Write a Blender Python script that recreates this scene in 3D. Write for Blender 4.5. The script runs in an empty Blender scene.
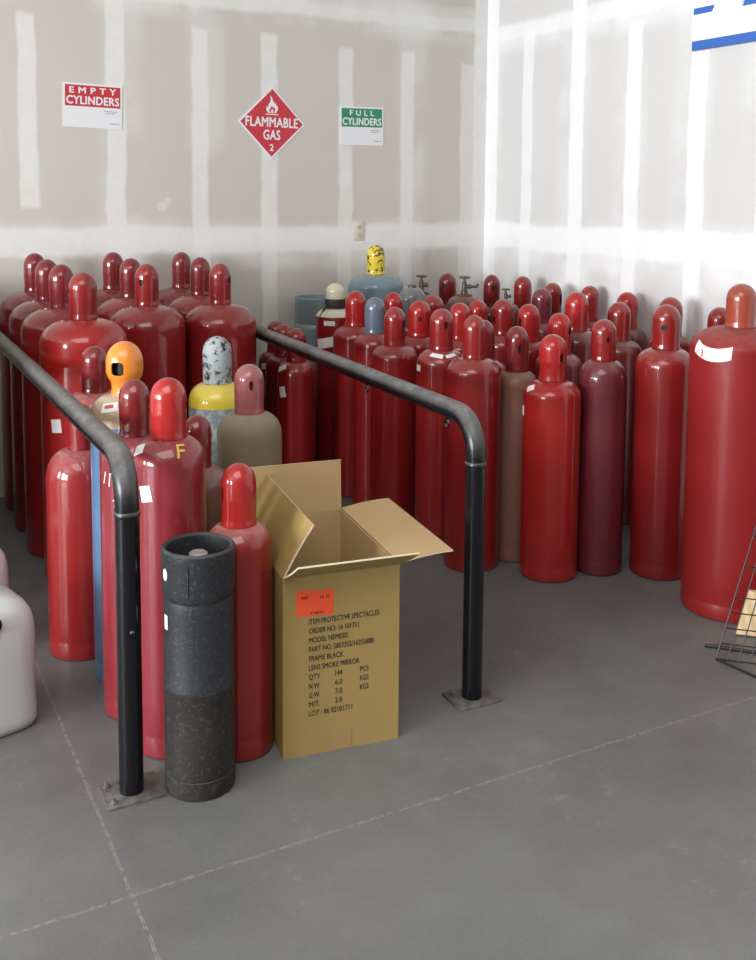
import bpy, bmesh, math, random
from mathutils import Vector, Matrix
C = bpy.context.scene.collection
PI = math.pi
random.seed(7)

# ------------------------------------------------------------------ materials
def mat(name, col, rough=.5, metal=0.0, coat=0.0, spec=.5):
    m = bpy.data.materials.new(name); m.use_nodes = True
    b = m.node_tree.nodes['Principled BSDF']
    b.inputs['Base Color'].default_value = (*col, 1); b.inputs['Roughness'].default_value = rough
    b.inputs['Metallic'].default_value = metal; b.inputs['Coat Weight'].default_value = coat
    b.inputs['Coat Roughness'].default_value = .045
    b.inputs['Specular IOR Level'].default_value = spec
    return m
class NT:
    """small node-building helper"""
    def __init__(s, m): s.t = m.node_tree; s.b = s.t.nodes['Principled BSDF']
    def n(s, typ, **kw):
        o = s.t.nodes.new(typ)
        for k, v in kw.items(): setattr(o, k, v)
        return o
    def l(s, a, b): s.t.links.new(a, b)
    def math(s, op, a, b=None, clamp=False):
        o = s.n('ShaderNodeMath', operation=op); o.use_clamp = clamp
        for i, v in enumerate((a, b)):
            if v is None: continue
            if isinstance(v, (int, float)): o.inputs[i].default_value = v
            else: s.l(v, o.inputs[i])
        return o.outputs[0]
    def noise(s, scale, detail=4, rough=.6, vec=None, dim=None):
        o = s.n('ShaderNodeTexNoise'); o.inputs['Scale'].default_value = scale
        o.inputs['Detail'].default_value = detail; o.inputs['Roughness'].default_value = rough
        if vec is None: vec = s.coord()
        s.l(vec, o.inputs['Vector']); return o.outputs['Fac']
    def coord(s):
        if not hasattr(s, 'tc'): s.tc = s.n('ShaderNodeTexCoord')
        return s.tc.outputs['Object']
    def ramp(s, fac, lo, hi):
        o = s.n('ShaderNodeMapRange'); o.inputs['From Min'].default_value = lo; o.inputs['From Max'].default_value = hi
        s.l(fac, o.inputs['Value']); return o.outputs['Result']
    def mix(s, fac, a, b):
        o = s.n('ShaderNodeMix', data_type='RGBA')
        if isinstance(fac, (int, float)): o.inputs['Factor'].default_value = fac
        else: s.l(fac, o.inputs['Factor'])
        for k, v in (('A', a), ('B', b)):
            i = [x for x in o.inputs if x.name == k and x.type == 'RGBA'][0]
            if isinstance(v, tuple): i.default_value = (*v, 1)
            else: s.l(v, i)
        return [x for x in o.outputs if x.type == 'RGBA'][0]
    def bump(s, h, strength, dist=.002):
        o = s.n('ShaderNodeBump'); o.inputs['Strength'].default_value = strength; o.inputs['Distance'].default_value = dist
        s.l(h, o.inputs['Height']); s.l(o.outputs[0], s.b.inputs['Normal'])

def paint(name, col, dust=.25, dustcol=(.36, .17, .15), rough=.30, chips=.0, chipcol=(.2, .12, .08), coat=.8, mottled=.25, chipscale=38):
    """old enamel: mottled colour, settled dust on the shoulders, small chips"""
    m = mat(name, col, rough, coat=coat, spec=.25); t = NT(m)
    big = t.noise(5, 3); fine = t.noise(60, 5, .7)
    dark = tuple(c * .62 for c in col)
    c = t.mix(t.math('MULTIPLY', t.ramp(big, .35, .7), mottled), col, dark)
    g = t.n('ShaderNodeNewGeometry'); sx = t.n('ShaderNodeSeparateXYZ'); t.l(g.outputs['Normal'], sx.inputs[0])
    up = t.ramp(sx.outputs['Z'], .25, .95)
    dm = t.math('MULTIPLY', t.math('MULTIPLY', up, t.ramp(fine, .1, .75)), dust, True)
    c = t.mix(dm, c, dustcol)
    if chips > 0:
        k = t.ramp(t.noise(chipscale, 6, .75), .72 - chips * .3, .76 - chips * .3)
        c = t.mix(k, c, chipcol)
    t.l(c, t.b.inputs['Base Color'])
    t.l(t.math('ADD', t.math('MULTIPLY', dm, .6), t.math('ADD', t.math('MULTIPLY', fine, .12), rough - .06), True), t.b.inputs['Roughness'])
    return m
M = {}
M['red'] = paint('red_enamel', (.235, .012, .012), dust=.4)
M['red_b'] = paint('bright_red_enamel', (.36, .016, .014), dust=.1)
M['red_d'] = paint('dark_red_enamel', (.17, .012, .014), dust=.25)
M['red_m'] = paint('maroon_enamel', (.15, .020, .028), dust=.4, rough=.36)
M['red_r'] = paint('rose_red_enamel', (.225, .021, .030), dust=.3, rough=.36)
M['red_s'] = paint('brown_shouldered_maroon_enamel', (.15, .018, .020), dust=.8, dustcol=(.24, .15, .13))
M['red_dust'] = paint('dusty_red_enamel', (.25, .013, .013), dust=.8, dustcol=(.48, .22, .21))
M['red_o'] = paint('rusty_orange_red_enamel', (.30, .055, .03), dust=.3, chips=.2, chipcol=(.3, .10, .05))
M['brown'] = paint('brown_worn_enamel', (.25, .115, .09), dust=.5, dustcol=(.26, .2, .16), rough=.4, chips=.3, chipcol=(.27, .19, .16), coat=.1)
M['dullbrown'] = paint('dull_brown_enamel', (.14, .07, .055), dust=.5, rough=.5)
M['red_w'] = paint('big_cylinder_red_enamel', (.235, .013, .014), dust=.5, rough=.42, coat=.12)
M['pink'] = paint('dusty_pink_enamel', (.30, .085, .085), dust=.5, dustcol=(.42, .28, .27), rough=.35)
M['tan'] = paint('dusty_tan_steel', (.22, .175, .12), dust=.6, dustcol=(.36, .31, .23), rough=.6, chips=.3, chipcol=(.13, .10, .07), coat=0)
M['orange'] = paint('orange_enamel', (.75, .24, .03), dust=.2, dustcol=(.7, .4, .2), chips=.12, chipcol=(.25, .08, .02))
M['blue'] = paint('blue_enamel', (.075, .165, .30), dust=.3, dustcol=(.35, .33, .3))
M['beige'] = paint('beige_shoulder_enamel', (.42, .30, .19), dust=.4, dustcol=(.6, .52, .42), chips=.2, chipcol=(.35, .2, .1))
M['spot_g'] = paint('grey_cap_with_flaked_black', (.36, .39, .40), dust=.2, dustcol=(.5, .5, .5), chips=.62, chipcol=(.03, .03, .035), rough=.5, coat=0)
M['yellow'] = paint('yellow_enamel', (.68, .52, .05), dust=.3, dustcol=(.6, .55, .3), chips=.2, chipcol=(.4, .32, .12))
M['worn_b'] = paint('worn_blue_grey_steel', (.20, .24, .28), dust=.3, dustcol=(.4, .4, .38), chips=.7, chipcol=(.36, .36, .33), rough=.5, coat=0)
M['spot_y'] = paint('yellow_cap_with_black_flakes', (.78, .60, .04), dust=.0, chips=.66, chipcol=(.02, .02, .015), rough=.45)
M['tank'] = paint('blue_grey_tank_enamel', (.16, .24, .28), dust=.4, dustcol=(.33, .38, .4), rough=.4)
M['teal'] = paint('teal_tank_enamel', (.19, .26, .26), dust=.3, dustcol=(.25, .33, .33), rough=.4)
M['bluegrey'] = paint('blue_grey_cap_enamel', (.11, .14, .19), dust=.3, dustcol=(.25, .27, .3), rough=.3)
M['greydome'] = paint('grey_green_enamel', (.17, .19, .18), dust=.3, dustcol=(.3, .32, .3))
M['cream'] = paint('cream_cap_enamel', (.66, .60, .46), dust=.3, dustcol=(.7, .68, .6), chips=.3, chipcol=(.55, .42, .12), rough=.5)
M['greysteel'] = paint('worn_dark_grey_steel', (.024, .026, .030), dust=.6, dustcol=(.13, .13, .125), rough=.5, chips=.52, chipcol=(.060, .060, .060), coat=0, mottled=.6, chipscale=130)
M['greysteel_low'] = paint('grimy_brown_grey_steel', (.026, .023, .021), dust=.4, dustcol=(.13, .12, .11), rough=.55, chips=.58, chipcol=(.052, .046, .041), coat=0, mottled=.7, chipscale=110)
M['dark'] = mat('valve_shade_dark', (.012, .011, .01), .6, .3)  # near-black, puts the shade inside the caps into the colour
M['valve'] = mat('tarnished_brass', (.13, .11, .09), .5, .7)
M['steel'] = mat('grey_steel_fitting', (.42, .40, .37), .45, .6)
M['rust'] = mat('rusty_flange', (.14, .045, .03), .7)
M['sticker'] = mat('white_sticker', (.80, .78, .76), .5)
M['chalk'] = mat('white_chalk', (.78, .70, .70), .8)
M['fyellow'] = mat('yellow_paint_mark', (.66, .46, .06), .6)
M['ink'] = mat('black_ink', (.018, .017, .02), .7)
M['inkgrey'] = mat('grey_print', (.35, .30, .30), .7)
M['signwhite'] = mat('white_sign_plastic', (.74, .75, .77), .45)
M['signred'] = mat('red_sign_ink', (.52, .028, .045), .45)
M['signgreen'] = mat('green_sign_ink', (.015, .24, .12), .45)
M['bannerblue'] = mat('blue_banner_ink', (.035, .13, .46), .5)
M['bannerpale'] = mat('pale_blue_banner_ink', (.50, .60, .80), .5)
M['bannerwhite'] = mat('white_banner_vinyl', (.92, .92, .93), .5)
M['outlet'] = mat('ivory_outlet_plastic', (.62, .57, .48), .4)
M['strap'] = mat('black_strap', (.02, .02, .02), .6)
M['jug'] = mat('white_jug_plastic', (.58, .61, .61), .38)
M['blackplastic'] = mat('black_plastic', (.012, .012, .013), .4)
M['orangetag'] = mat('orange_red_tag', (.80, .085, .025), .55)
M['wire'] = mat('black_wire', (.018, .017, .017), .4, .2)
def m_rail():
    m = mat('black_gloss_rail_paint', (.006, .006, .008), .22, spec=.35); t = NT(m)
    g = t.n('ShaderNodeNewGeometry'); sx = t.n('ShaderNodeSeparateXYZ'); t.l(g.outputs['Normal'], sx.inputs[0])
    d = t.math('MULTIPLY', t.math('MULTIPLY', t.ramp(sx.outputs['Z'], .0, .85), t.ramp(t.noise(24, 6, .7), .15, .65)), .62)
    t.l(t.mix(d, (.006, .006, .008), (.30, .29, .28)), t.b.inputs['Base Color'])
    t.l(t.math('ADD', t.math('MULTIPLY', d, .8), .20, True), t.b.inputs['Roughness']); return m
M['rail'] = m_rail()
def m_plate():
    m = mat('dirty_steel_plate', (.16, .15, .14), .6, .3); t = NT(m)
    t.l(t.mix(t.ramp(t.noise(30), .4, .65), (.17, .16, .15), (.09, .08, .075)), t.b.inputs['Base Color']); return m
M['plate'] = m_plate()
def m_card():
    m = mat('brown_cardboard', (.42, .28, .12), .8, spec=.25); t = NT(m)
    w = t.n('ShaderNodeTexWave', wave_type='BANDS', bands_direction='X'); w.inputs['Scale'].default_value = 55; w.inputs['Distortion'].default_value = .3
    t.l(t.coord(), w.inputs['Vector'])
    f = t.math('ADD', t.math('MULTIPLY', w.outputs['Fac'], .08), t.math('MULTIPLY', t.ramp(t.noise(9), .3, .7), .25))
    t.l(t.mix(f, (.33, .225, .078), (.26, .170, .056)), t.b.inputs['Base Color']); return m
M['card'] = m_card()
M['cardin'] = mat('pale_cardboard_liner', (.50, .35, .18), .85, spec=.2)
M['cardedge'] = mat('cut_cardboard_edge', (.62, .52, .38), .9, spec=.2)
M['tape'] = mat('tan_packing_tape', (.33, .21, .085), .4)
def m_wood():
    m = mat('pale_wood_board', (.62, .45, .26), .6); t = NT(m)
    w = t.n('ShaderNodeTexWave', bands_direction='X'); w.inputs['Scale'].default_value = 14; w.inputs['Distortion'].default_value = 4
    t.l(t.coord(), w.inputs['Vector']); t.l(t.mix(w.outputs['Fac'], (.66, .49, .29), (.55, .38, .20)), t.b.inputs['Base Color']); return m
M['wood'] = m_wood()

def m_concrete():
    m = mat('sealed_concrete', (.1, .1, .1), .4, spec=.5); t = NT(m)
    a = t.ramp(t.noise(1.3, 5, .6), .35, .68); b = t.ramp(t.noise(7, 6, .7), .3, .7); f = t.noise(120, 4, .7)
    c = t.mix(a, (.112, .114, .113), (.178, .181, .180))
    c = t.mix(t.math('MULTIPLY', b, .35), c, (.105, .102, .100))
    c = t.mix(t.math('MULTIPLY', t.ramp(f, .45, .75), .25), c, (.24, .235, .225))
    # pale scuffs
    sp = t.math('MULTIPLY', t.math('MULTIPLY', t.ramp(t.noise(13, 8, .8), .55, .68), t.ramp(t.noise(2.2, 3), .45, .65)), .45)
    c = t.mix(sp, c, (.30, .295, .285))
    # saw-cut joints with crumbling pale edges: one along x, one along y
    s = t.n('ShaderNodeSeparateXYZ'); t.l(t.coord(), s.inputs[0])
    wob = t.math('MULTIPLY', t.math('SUBTRACT', t.noise(26, 3), .5), .012)
    for ax, pos in (('Y', 2.0), ('X', .488), ('Y', -2.0), ('X', 4.0), ('X', -2.6)):
        d = t.math('ABSOLUTE', t.math('ADD', t.math('SUBTRACT', s.outputs[ax], pos), wob))
        edge = t.math('SUBTRACT', 1.0, t.ramp(d, .001, .0045), True)
        edge = t.math('MULTIPLY', edge, t.ramp(t.noise(45, 3), .35, .6), True)
        core = t.math('SUBTRACT', 1.0, t.ramp(d, .0005, .0016), True)
        c = t.mix(t.math('MULTIPLY', edge, .75), c, (.42, .37, .31))
        c = t.mix(t.math('MULTIPLY', core, .6), c, (.07, .062, .055))
    t.l(c, t.b.inputs['Base Color'])
    t.l(t.math('ADD', t.math('MULTIPLY', b, .16), .34), t.b.inputs['Roughness'])
    t.bump(f, .08, .001); return m
M['concrete'] = m_concrete()

def m_drywall(name, axis, strips, bands, patches, base, white):
    """bare drywall with taped joints: strips = (centre, half width, z0, z1, strength); bands = (z centre, half height, strength)"""
    m = mat(name, base, .85, spec=.25); t = NT(m)
    s = t.n('ShaderNodeSeparateXYZ'); t.l(t.coord(), s.inputs[0])
    u = t.math('ADD', s.outputs[axis], t.math('MULTIPLY', t.math('SUBTRACT', t.noise(3.2, 4, .65), .5), .045))
    z = t.math('ADD', s.outputs['Z'], t.math('MULTIPLY', t.math('SUBTRACT', t.noise(2.6, 5, .7), .5), .075))
    def box(coord, c, h, f):
        d = t.math('ABSOLUTE', t.math('SUBTRACT', coord, c))
        return t.math('SUBTRACT', 1.0, t.ramp(d, h - f, h + f), True)
    col = t.mix(t.math('MULTIPLY', t.ramp(t.noise(1.1, 3), .35, .7), .6), base, tuple(b * .93 for b in base))
    wear = t.math('ADD', t.math('MULTIPLY', t.ramp(t.noise(14, 5, .7), .3, .7), .25), .75)
    for c, h, z0, z1, k in strips:
        f = t.math('MULTIPLY', box(u, c, h, .007), box(z, (z0 + z1) / 2, (z1 - z0) / 2, .012))
        col = t.mix(t.math('MULTIPLY', t.math('MULTIPLY', f, wear), k), col, white)
        if k > .8:    # panel joint: a wider, fainter feather around it
            f2 = t.math('MULTIPLY', box(u, c + .03, h * 2.2, .03), t.ramp(t.noise(2.1, 4), .42, .6))
            col = t.mix(t.math('MULTIPLY', f2, .35), col, white)
    for c, h, k in bands:
        col = t.mix(t.math('MULTIPLY', t.math('MULTIPLY', box(z, c, h, .014), wear), k), col, white)
        f2 = t.math('MULTIPLY', box(z, c - .03, h * 1.75, .03), t.ramp(t.noise(2.4, 4), .4, .56))
        col = t.mix(t.math('MULTIPLY', f2, .5), col, white)
    for c, zc, r in patches:
        d = t.math('SQRT', t.math('ADD', t.math('POWER', t.math('SUBTRACT', u, c), 2.0), t.math('POWER', t.math('SUBTRACT', z, zc), 2.0)))
        col = t.mix(t.math('MULTIPLY', t.math('SUBTRACT', 1.0, t.ramp(d, r * .6, r * 1.1), True), .45), col, white)
    t.l(col, t.b.inputs['Base Color'])
    t.bump(t.noise(90, 3), .04, .001); return m
BASEW, WHITEW = (.57, .53, .49), (.76, .755, .74)
M['wall_b'] = m_drywall('drywall_back', 'X',
    [(.80, .042, 1.39, 2.31, .8), (1.215, .046, 0, 3.6, .9), (1.645, .042, .3, 2.30, .85), (2.025, .046, .3, 2.305, .8),
     (2.475, .044, .3, 2.262, .75), (2.865, .042, .3, 2.268, .85), (3.265, .042, .3, 2.222, .65), (3.37, .062, 0, 3.6, 1.0), (.33, .045, 0, 3.6, .8)],
    [(1.225, .068, .9), (2.45, .040, .85), (2.52, .03, .4)],
    [(1.44, 1.40, .03), (1.47, 1.43, .022), (2.47, 1.56, .055), (1.62, 2.42, .045)], BASEW, WHITEW)
M['wall_r'] = m_drywall('drywall_right', 'Y',
    [(4.64, .048, .3, 2.36, .8), (4.21, .055, 0, 3.6, .95), (3.785, .050, .3, 2.31, .9), (3.37, .050, 0, 3.6, .95),
     (4.99, .06, 0, 3.6, 1.0), (2.97, .048, .3, 2.3, .9), (2.56, .048, .3, 2.3, .9)],
    [(1.235, .072, 1.0), (2.385, .046, .8)], [(4.19, 1.03, .13), (4.2, 1.95, .04), (3.9, 1.13, .08), (3.2, 1.12, .09)], (.625, .615, .61), (.82, .82, .82))
M['ceil'] = mat('ceiling_drywall', (.50, .49, .47), .9)
M['plainwall'] = mat('dark_wall_paint', (.14, .135, .13), .9)  # dark colour on unseen walls, set to cut bounced fill light

# ------------------------------------------------------------------ mesh helpers
def link(name, me, m=None, parent=None, loc=(0, 0, 0), rotz=0.0):
    if m is not None and not me.materials: me.materials.append(m)
    o = bpy.data.objects.new(name, me); C.objects.link(o); o.location = loc; o.rotation_euler = (0, 0, rotz)
    if parent is not None: o.parent = parent
    return o
def finish(bm, name, ang=35):
    bmesh.ops.recalc_face_normals(bm, faces=bm.faces[:])
    for f in bm.faces: f.smooth = True
    for e in bm.edges:
        if len(e.link_faces) == 2 and e.calc_face_angle(0) > math.radians(ang): e.smooth = False
    me = bpy.data.meshes.new(name); bm.to_mesh(me); bm.free(); return me
def thing(name, label, cat, loc=(0, 0, 0), rotz=0.0, group=None):
    o = bpy.data.objects.new(name, None); C.objects.link(o); o.empty_display_size = .1
    o.location = loc; o.rotation_euler = (0, 0, rotz); o['label'] = label; o['category'] = cat
    if group: o['group'] = group
    return o
def bm_lathe(bm, prof, seg=48, closed_bottom=True, closed_top=True, offset=(0, 0, 0)):
    rings = []
    for r, z in prof:
        if r < 1e-5: rings.append([bm.verts.new((offset[0], offset[1], z + offset[2]))])
        else: rings.append([bm.verts.new((offset[0] + r * math.cos(2 * PI * i / seg), offset[1] + r * math.sin(2 * PI * i / seg), z + offset[2])) for i in range(seg)])
    for a, b in zip(rings, rings[1:]):
        for i in range(seg):
            j = (i + 1) % seg
            if len(a) == 1 and len(b) == 1: continue
            if len(a) == 1: bm.faces.new((a[0], b[i], b[j]))
            elif len(b) == 1: bm.faces.new((a[i], b[0], a[j]))
            else: bm.faces.new((a[i], b[i], b[j], a[j]))
    if closed_bottom and len(rings[0]) > 1: bm.faces.new(rings[0])
    if closed_top and len(rings[-1]) > 1: bm.faces.new(rings[-1])
    return rings
def lathe(name, prof, seg=48, **k):
    bm = bmesh.new(); bm_lathe(bm, prof, seg, **k); return finish(bm, name)
def bm_box(bm, lo, hi, mtx=None, bevel=0.0):
    vs = [bm.verts.new((x, y, z)) for x in (lo[0], hi[0]) for y in (lo[1], hi[1]) for z in (lo[2], hi[2])]
    fs = [bm.faces.new([vs[i] for i in q]) for q in ((0, 1, 3, 2), (4, 6, 7, 5), (0, 4, 5, 1), (2, 3, 7, 6), (0, 2, 6, 4), (1, 5, 7, 3))]
    if bevel:
        es = list({e for f in fs for e in f.edges})
        r = bmesh.ops.bevel(bm, geom=es, offset=bevel, segments=2, affect='EDGES', profile=.5)
        vs = list({v for f in r['faces'] for v in f.verts} | {v for v in vs if v.is_valid})
    if mtx is not None:
        for v in vs: v.co = mtx @ v.co
    return vs
def box(name, lo, hi, bevel=0.0, mtx=None):
    bm = bmesh.new(); bm_box(bm, lo, hi, mtx, bevel); return finish(bm, name)
def bm_tube(bm, pts, r, seg=12, cap=True):
    pts = [Vector(p) for p in pts]; rings = []; n = len(pts); ref = None
    for i, p in enumerate(pts):
        d = (pts[min(i + 1, n - 1)] - pts[max(i - 1, 0)]).normalized()
        if ref is None:
            ref = Vector((0, 0, 1)) if abs(d.z) < .9 else Vector((1, 0, 0))
        a = (ref - d * ref.dot(d)).normalized(); ref = a; b = d.cross(a)
        rr = r[i] if isinstance(r, (list, tuple)) else r
        rings.append([bm.verts.new(p + (a * math.cos(2 * PI * k / seg) + b * math.sin(2 * PI * k / seg)) * rr) for k in range(seg)])
    for A, B in zip(rings, rings[1:]):
        for k in range(seg): bm.faces.new((A[k], A[(k + 1) % seg], B[(k + 1) % seg], B[k]))
    if cap: bm.faces.new(rings[0]); bm.faces.new(rings[-1])
def tube(name, pts, r, seg=12):
    bm = bmesh.new(); bm_tube(bm, pts, r, seg); return finish(bm, name)
def prism(name, poly, depth, mtx):
    """outline in local (u, v), thickness along +w; mtx maps (u, v, w) to the parent's space"""
    bm = bmesh.new()
    a = [bm.verts.new(mtx @ Vector((x, y, 0))) for x, y in poly]; b = [bm.verts.new(mtx @ Vector((x, y, depth))) for x, y in poly]
    bm.faces.new(a); bm.faces.new(b)
    for i in range(len(a)):
        j = (i + 1) % len(a); bm.faces.new((a[i], a[j], b[j], b[i]))
    return finish(bm, name, 20)
def text_mesh(items, mtx, depth=.0004):
    """items = (string, u, v, cap height, width or None, stroke thickening, spacing, align): printed words as one mesh"""
    bm = bmesh.new()
    for s, u, v, h, width, bold, spc, al in items:
        cu = bpy.data.curves.new('lettering', 'FONT'); cu.body = s; cu.size = 1; cu.space_character = spc; cu.resolution_u = 3
        o = bpy.data.objects.new('lettering_tmp', cu); C.objects.link(o)
        bpy.context.view_layer.update()
        me = bpy.data.meshes.new_from_object(o.evaluated_get(bpy.context.evaluated_depsgraph_get()))
        xs = [q.co.x for q in me.vertices]
        if xs:
            x0, x1 = min(xs), max(xs)
            sy = h / .7; sx = (width / (x1 - x0)) if width else sy
            off = {'l': 0, 'c': -.5, 'r': -1}[al] * (x1 - x0) * sx
            shifts = [(0, 0)] if bold <= 0 else [(-bold, 0), (bold, 0), (0, bold * .8), (0, -bold * .8), (0, 0)]
            for q_, (bx, by) in enumerate(shifts):
                t = bmesh.new(); t.from_mesh(me)
                for q in t.verts: q.co = mtx @ Vector((u + off + (q.co.x + bx - x0) * sx, v + (q.co.y + by) * sy, depth + q_ * .00004))
                m2 = bpy.data.meshes.new('tmp'); t.to_mesh(m2); t.free(); bm.from_mesh(m2); bpy.data.meshes.remove(m2)
        bpy.data.objects.remove(o); bpy.data.curves.remove(cu); bpy.data.meshes.remove(me)
    me = bpy.data.meshes.new('lettering'); bm.to_mesh(me); bm.free(); return me

# ------------------------------------------------------------------ the room
XR, YB, XL, YF, ZC = 3.40, 5.05, -7.0, -3.2, 3.7
def struct(name, me, m):
    o = link(name, me, m); o['kind'] = 'structure'; return o
struct('floor', box('floor', (XL - .1, YF - .1, -.1), (XR + .1, YB + .1, 0)), M['concrete'])
struct('ceiling', box('ceiling', (XL - .1, YF - .1, ZC), (XR + .1, YB + .1, ZC + .1)), M['ceil'])
struct('wall_back', box('wall_back', (XL - .1, YB, 0), (XR + .1, YB + .1, ZC)), M['wall_b'])
struct('wall_right', box('wall_right', (XR, YF, 0), (XR + .1, YB, ZC)), M['wall_r'])
def wall_left():      # with the tall doorway the daylight comes through
    bm = bmesh.new()
    ys = [YF, -1.2, .1, .45, 1.75, 2.9, 3.9, YB]
    for a, b in zip(ys[::2], ys[1::2]): bm_box(bm, (XL - .1, a, 0), (XL, b, ZC))
    for a, b in zip(ys[1::2], ys[2::2]): bm_box(bm, (XL - .1, a, 2.8), (XL, b, ZC))
    for a, b in zip(ys[1::2], ys[2::2]): bm_box(bm, (XL - .1, a, 0), (XL, b, .8))
    return finish(bm, 'wall_left')
struct('wall_left', wall_left(), M['plainwall'])
struct('wall_shade_blocker', box('wall_shade_blocker', (.12, 3.55, 0), (.22, YB, 1.08)), M['plainwall'])  # added unseen blocker, keeps window light off the left file of cylinders
struct('wall_front', box('wall_front', (XL - .1, YF - .1, 0), (XR + .1, YF, ZC)), M['plainwall'])

# ------------------------------------------------------------------ gas cylinders
def cap_profile(R, H, kind):
    p = []
    if kind == 'tulip':
        p = [(R * .74, 0), (R * .74, H * .06), (R * .70, H * .12), (R * .74, H * .24), (R * .92, H * .34), (R, H * .44), (R, H * .60)]
        s = H * .60
    elif kind == 'squat':
        p = [(R * .98, 0), (R * .98, H * .05), (R * .93, H * .10), (R * .93, H * .30), (R, H * .40), (R, H * .68)]; s = H * .68
    else:
        p = [(R * 1.0, 0), (R * 1.0, H * .05), (R * .965, H * .09), (R * .98, H * .3), (R, H * .45), (R * .99, H * .66)]; s = H * .66
    # subdivide the straight part, then a dome
    q = []
    for (a, b), (c, d) in zip(p, p[1:]):
        k = max(1, int((d - b) / .007))
        q += [(a + (c - a) * i / k, b + (d - b) * i / k) for i in range(k)]
    q.append(p[-1]); r0 = p[-1][0]
    for i in range(1, 11):
        t = i / 10 * PI / 2
        q.append((r0 * math.cos(t) if i < 10 else 0, s + (H - s) * math.sin(t)))
    return q
_caps = {}
def cap_mesh(R, H, kind='std', hole=(.010, .012, .56)):
    """protective cap: a hollow shell with two opposite vent openings cut through it"""
    key = (round(R, 4), round(H, 4), kind, hole)
    if key in _caps: return _caps[key]
    bm = bmesh.new(); seg = 64; prof = cap_profile(R, H, kind)
    rings = bm_lathe(bm, prof, seg, False, False)
    hw, hh, hf = hole; hw *= 1.2; hh *= 1.2; zc = H * hf
    sup = 4.0 if kind == 'tulip' else 2.0
    def uv(co, side):
        a = math.atan2(co.y, co.x) - side; a = (a + PI) % (2 * PI) - PI
        return a * R / hw, (co.z - zc) / hh
    for side in (0, PI):
        kill = []
        for f in bm.faces:
            u, v = uv(f.calc_center_median(), side)
            if abs(u) ** sup + abs(v) ** sup < 1: kill.append(f)
        vs = {v for f in kill for v in f.verts}
        bmesh.ops.delete(bm, geom=kill, context='FACES')
        rim = [v for v in vs if v.is_valid]
        for v in rim:      # snap the ragged rim onto the oval
            u, w = uv(v.co, side); n = (abs(u) ** sup + abs(w) ** sup) ** (1 / sup)
            if n < 1e-4: continue
            u2, w2 = u / n, w / n; rr = math.hypot(v.co.x, v.co.y)
            a = side + u2 * hw / R
            v.co = Vector((rr * math.cos(a), rr * math.sin(a), zc + w2 * hh))
        es = [e for e in bm.edges if e.is_boundary and all(v in rim for v in e.verts)]
        ex = bmesh.ops.extrude_edge_only(bm, edges=es)
        for v in ex['geom']:
            if isinstance(v, bmesh.types.BMVert):
                k = 1 - .0035 / max(.01, math.hypot(v.co.x, v.co.y)); v.co.x *= k; v.co.y *= k
    me = finish(bm, 'cap', 40); _caps[key] = me; return me
_valves = {}
def valve_shade_core(R, H):  # valve body widened to fill the cap, dark so the vents look shaded
    key = (round(R, 4), round(H, 4))
    if key not in _valves:
        _valves[key] = lathe('valve', [(.016, 0), (.016, H * .2), (R * .84, H * .22), (R * .86, H * .66), (R * .7, H * .8), (0, H * .86)], 20)
    return _valves[key]
def body_profile(R, z1, dh, rn=.036, foot=True):
    z0 = z1 - dh; p = []
    if foot: p = [(R * .90, 0), (R * .985, .004), (R * 1.0, .014), (R * 1.0, .05), (R * .988, .056), (R * .988, .06), (R, .066)]
    else: p = [(R * .8, 0), (R * .94, .005), (R, .03)]
    k = 8
    p += [(R, .07 + (z0 - .07) * i / k) for i in range(1, k + 1)]
    for i in range(1, 13):
        t = i / 12
        z = z0 + dh * math.sin(t * PI / 2); r = rn + (R - rn) * math.cos(t * PI / 2) ** (2 / 2.25)
        p.append((r, z))
    return p
def patch_on(prof, ang, z, w, h, tilt=0.0, lift=.0009, poly=None, n=8):
    """a thin sticker wrapped on a lathed body; ang is the outward direction, z the height of its middle"""
    arc = [0.0]
    for (a, b), (c, d) in zip(prof, prof[1:]): arc.append(arc[-1] + math.hypot(c - a, d - b))
    s0 = 0
    for i, ((a, b), (c, d)) in enumerate(zip(prof, prof[1:])):
        if b <= z <= d and d > b: s0 = arc[i] + (z - b) / (d - b) * (arc[i + 1] - arc[i])
    def at(s):
        for i in range(len(arc) - 1):
            if arc[i] <= s <= arc[i + 1] and arc[i + 1] > arc[i]:
                f = (s - arc[i]) / (arc[i + 1] - arc[i]); (a, b), (c, d) = prof[i], prof[i + 1]
                nx, nz = d - b, -(c - a); L = math.hypot(nx, nz) or 1
                return a + (c - a) * f + nx / L * lift, b + (d - b) * f + nz / L * lift
        return prof[-1]
    R0 = at(s0)[0]; bm = bmesh.new(); ct, st = math.cos(tilt), math.sin(tilt)
    def pt(u, v):
        uu, vv = u * ct - v * st, u * st + v * ct
        r, zz = at(s0 + vv); a = ang + uu / R0
        return (r * math.cos(a), r * math.sin(a), zz)
    quads = poly or [((-w / 2, -h / 2), (w / 2, -h / 2), (w / 2, h / 2), (-w / 2, h / 2))]
    for q in quads:
        A, B, D, E_ = [Vector((*p, 0)) for p in q]
        g = [[bm.verts.new(pt(*((A.lerp(B, i / n)).lerp(E_.lerp(D, i / n), j / n)).xy)) for i in range(n + 1)] for j in range(n + 1)]
        for j in range(n):
            for i in range(n): bm.faces.new((g[j][i], g[j][i + 1], g[j + 1][i + 1], g[j + 1][i]))
    for f in bm.faces: f.smooth = True
    me = bpy.data.meshes.new('sticker'); bm.to_mesh(me); bm.free(); return me
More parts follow.
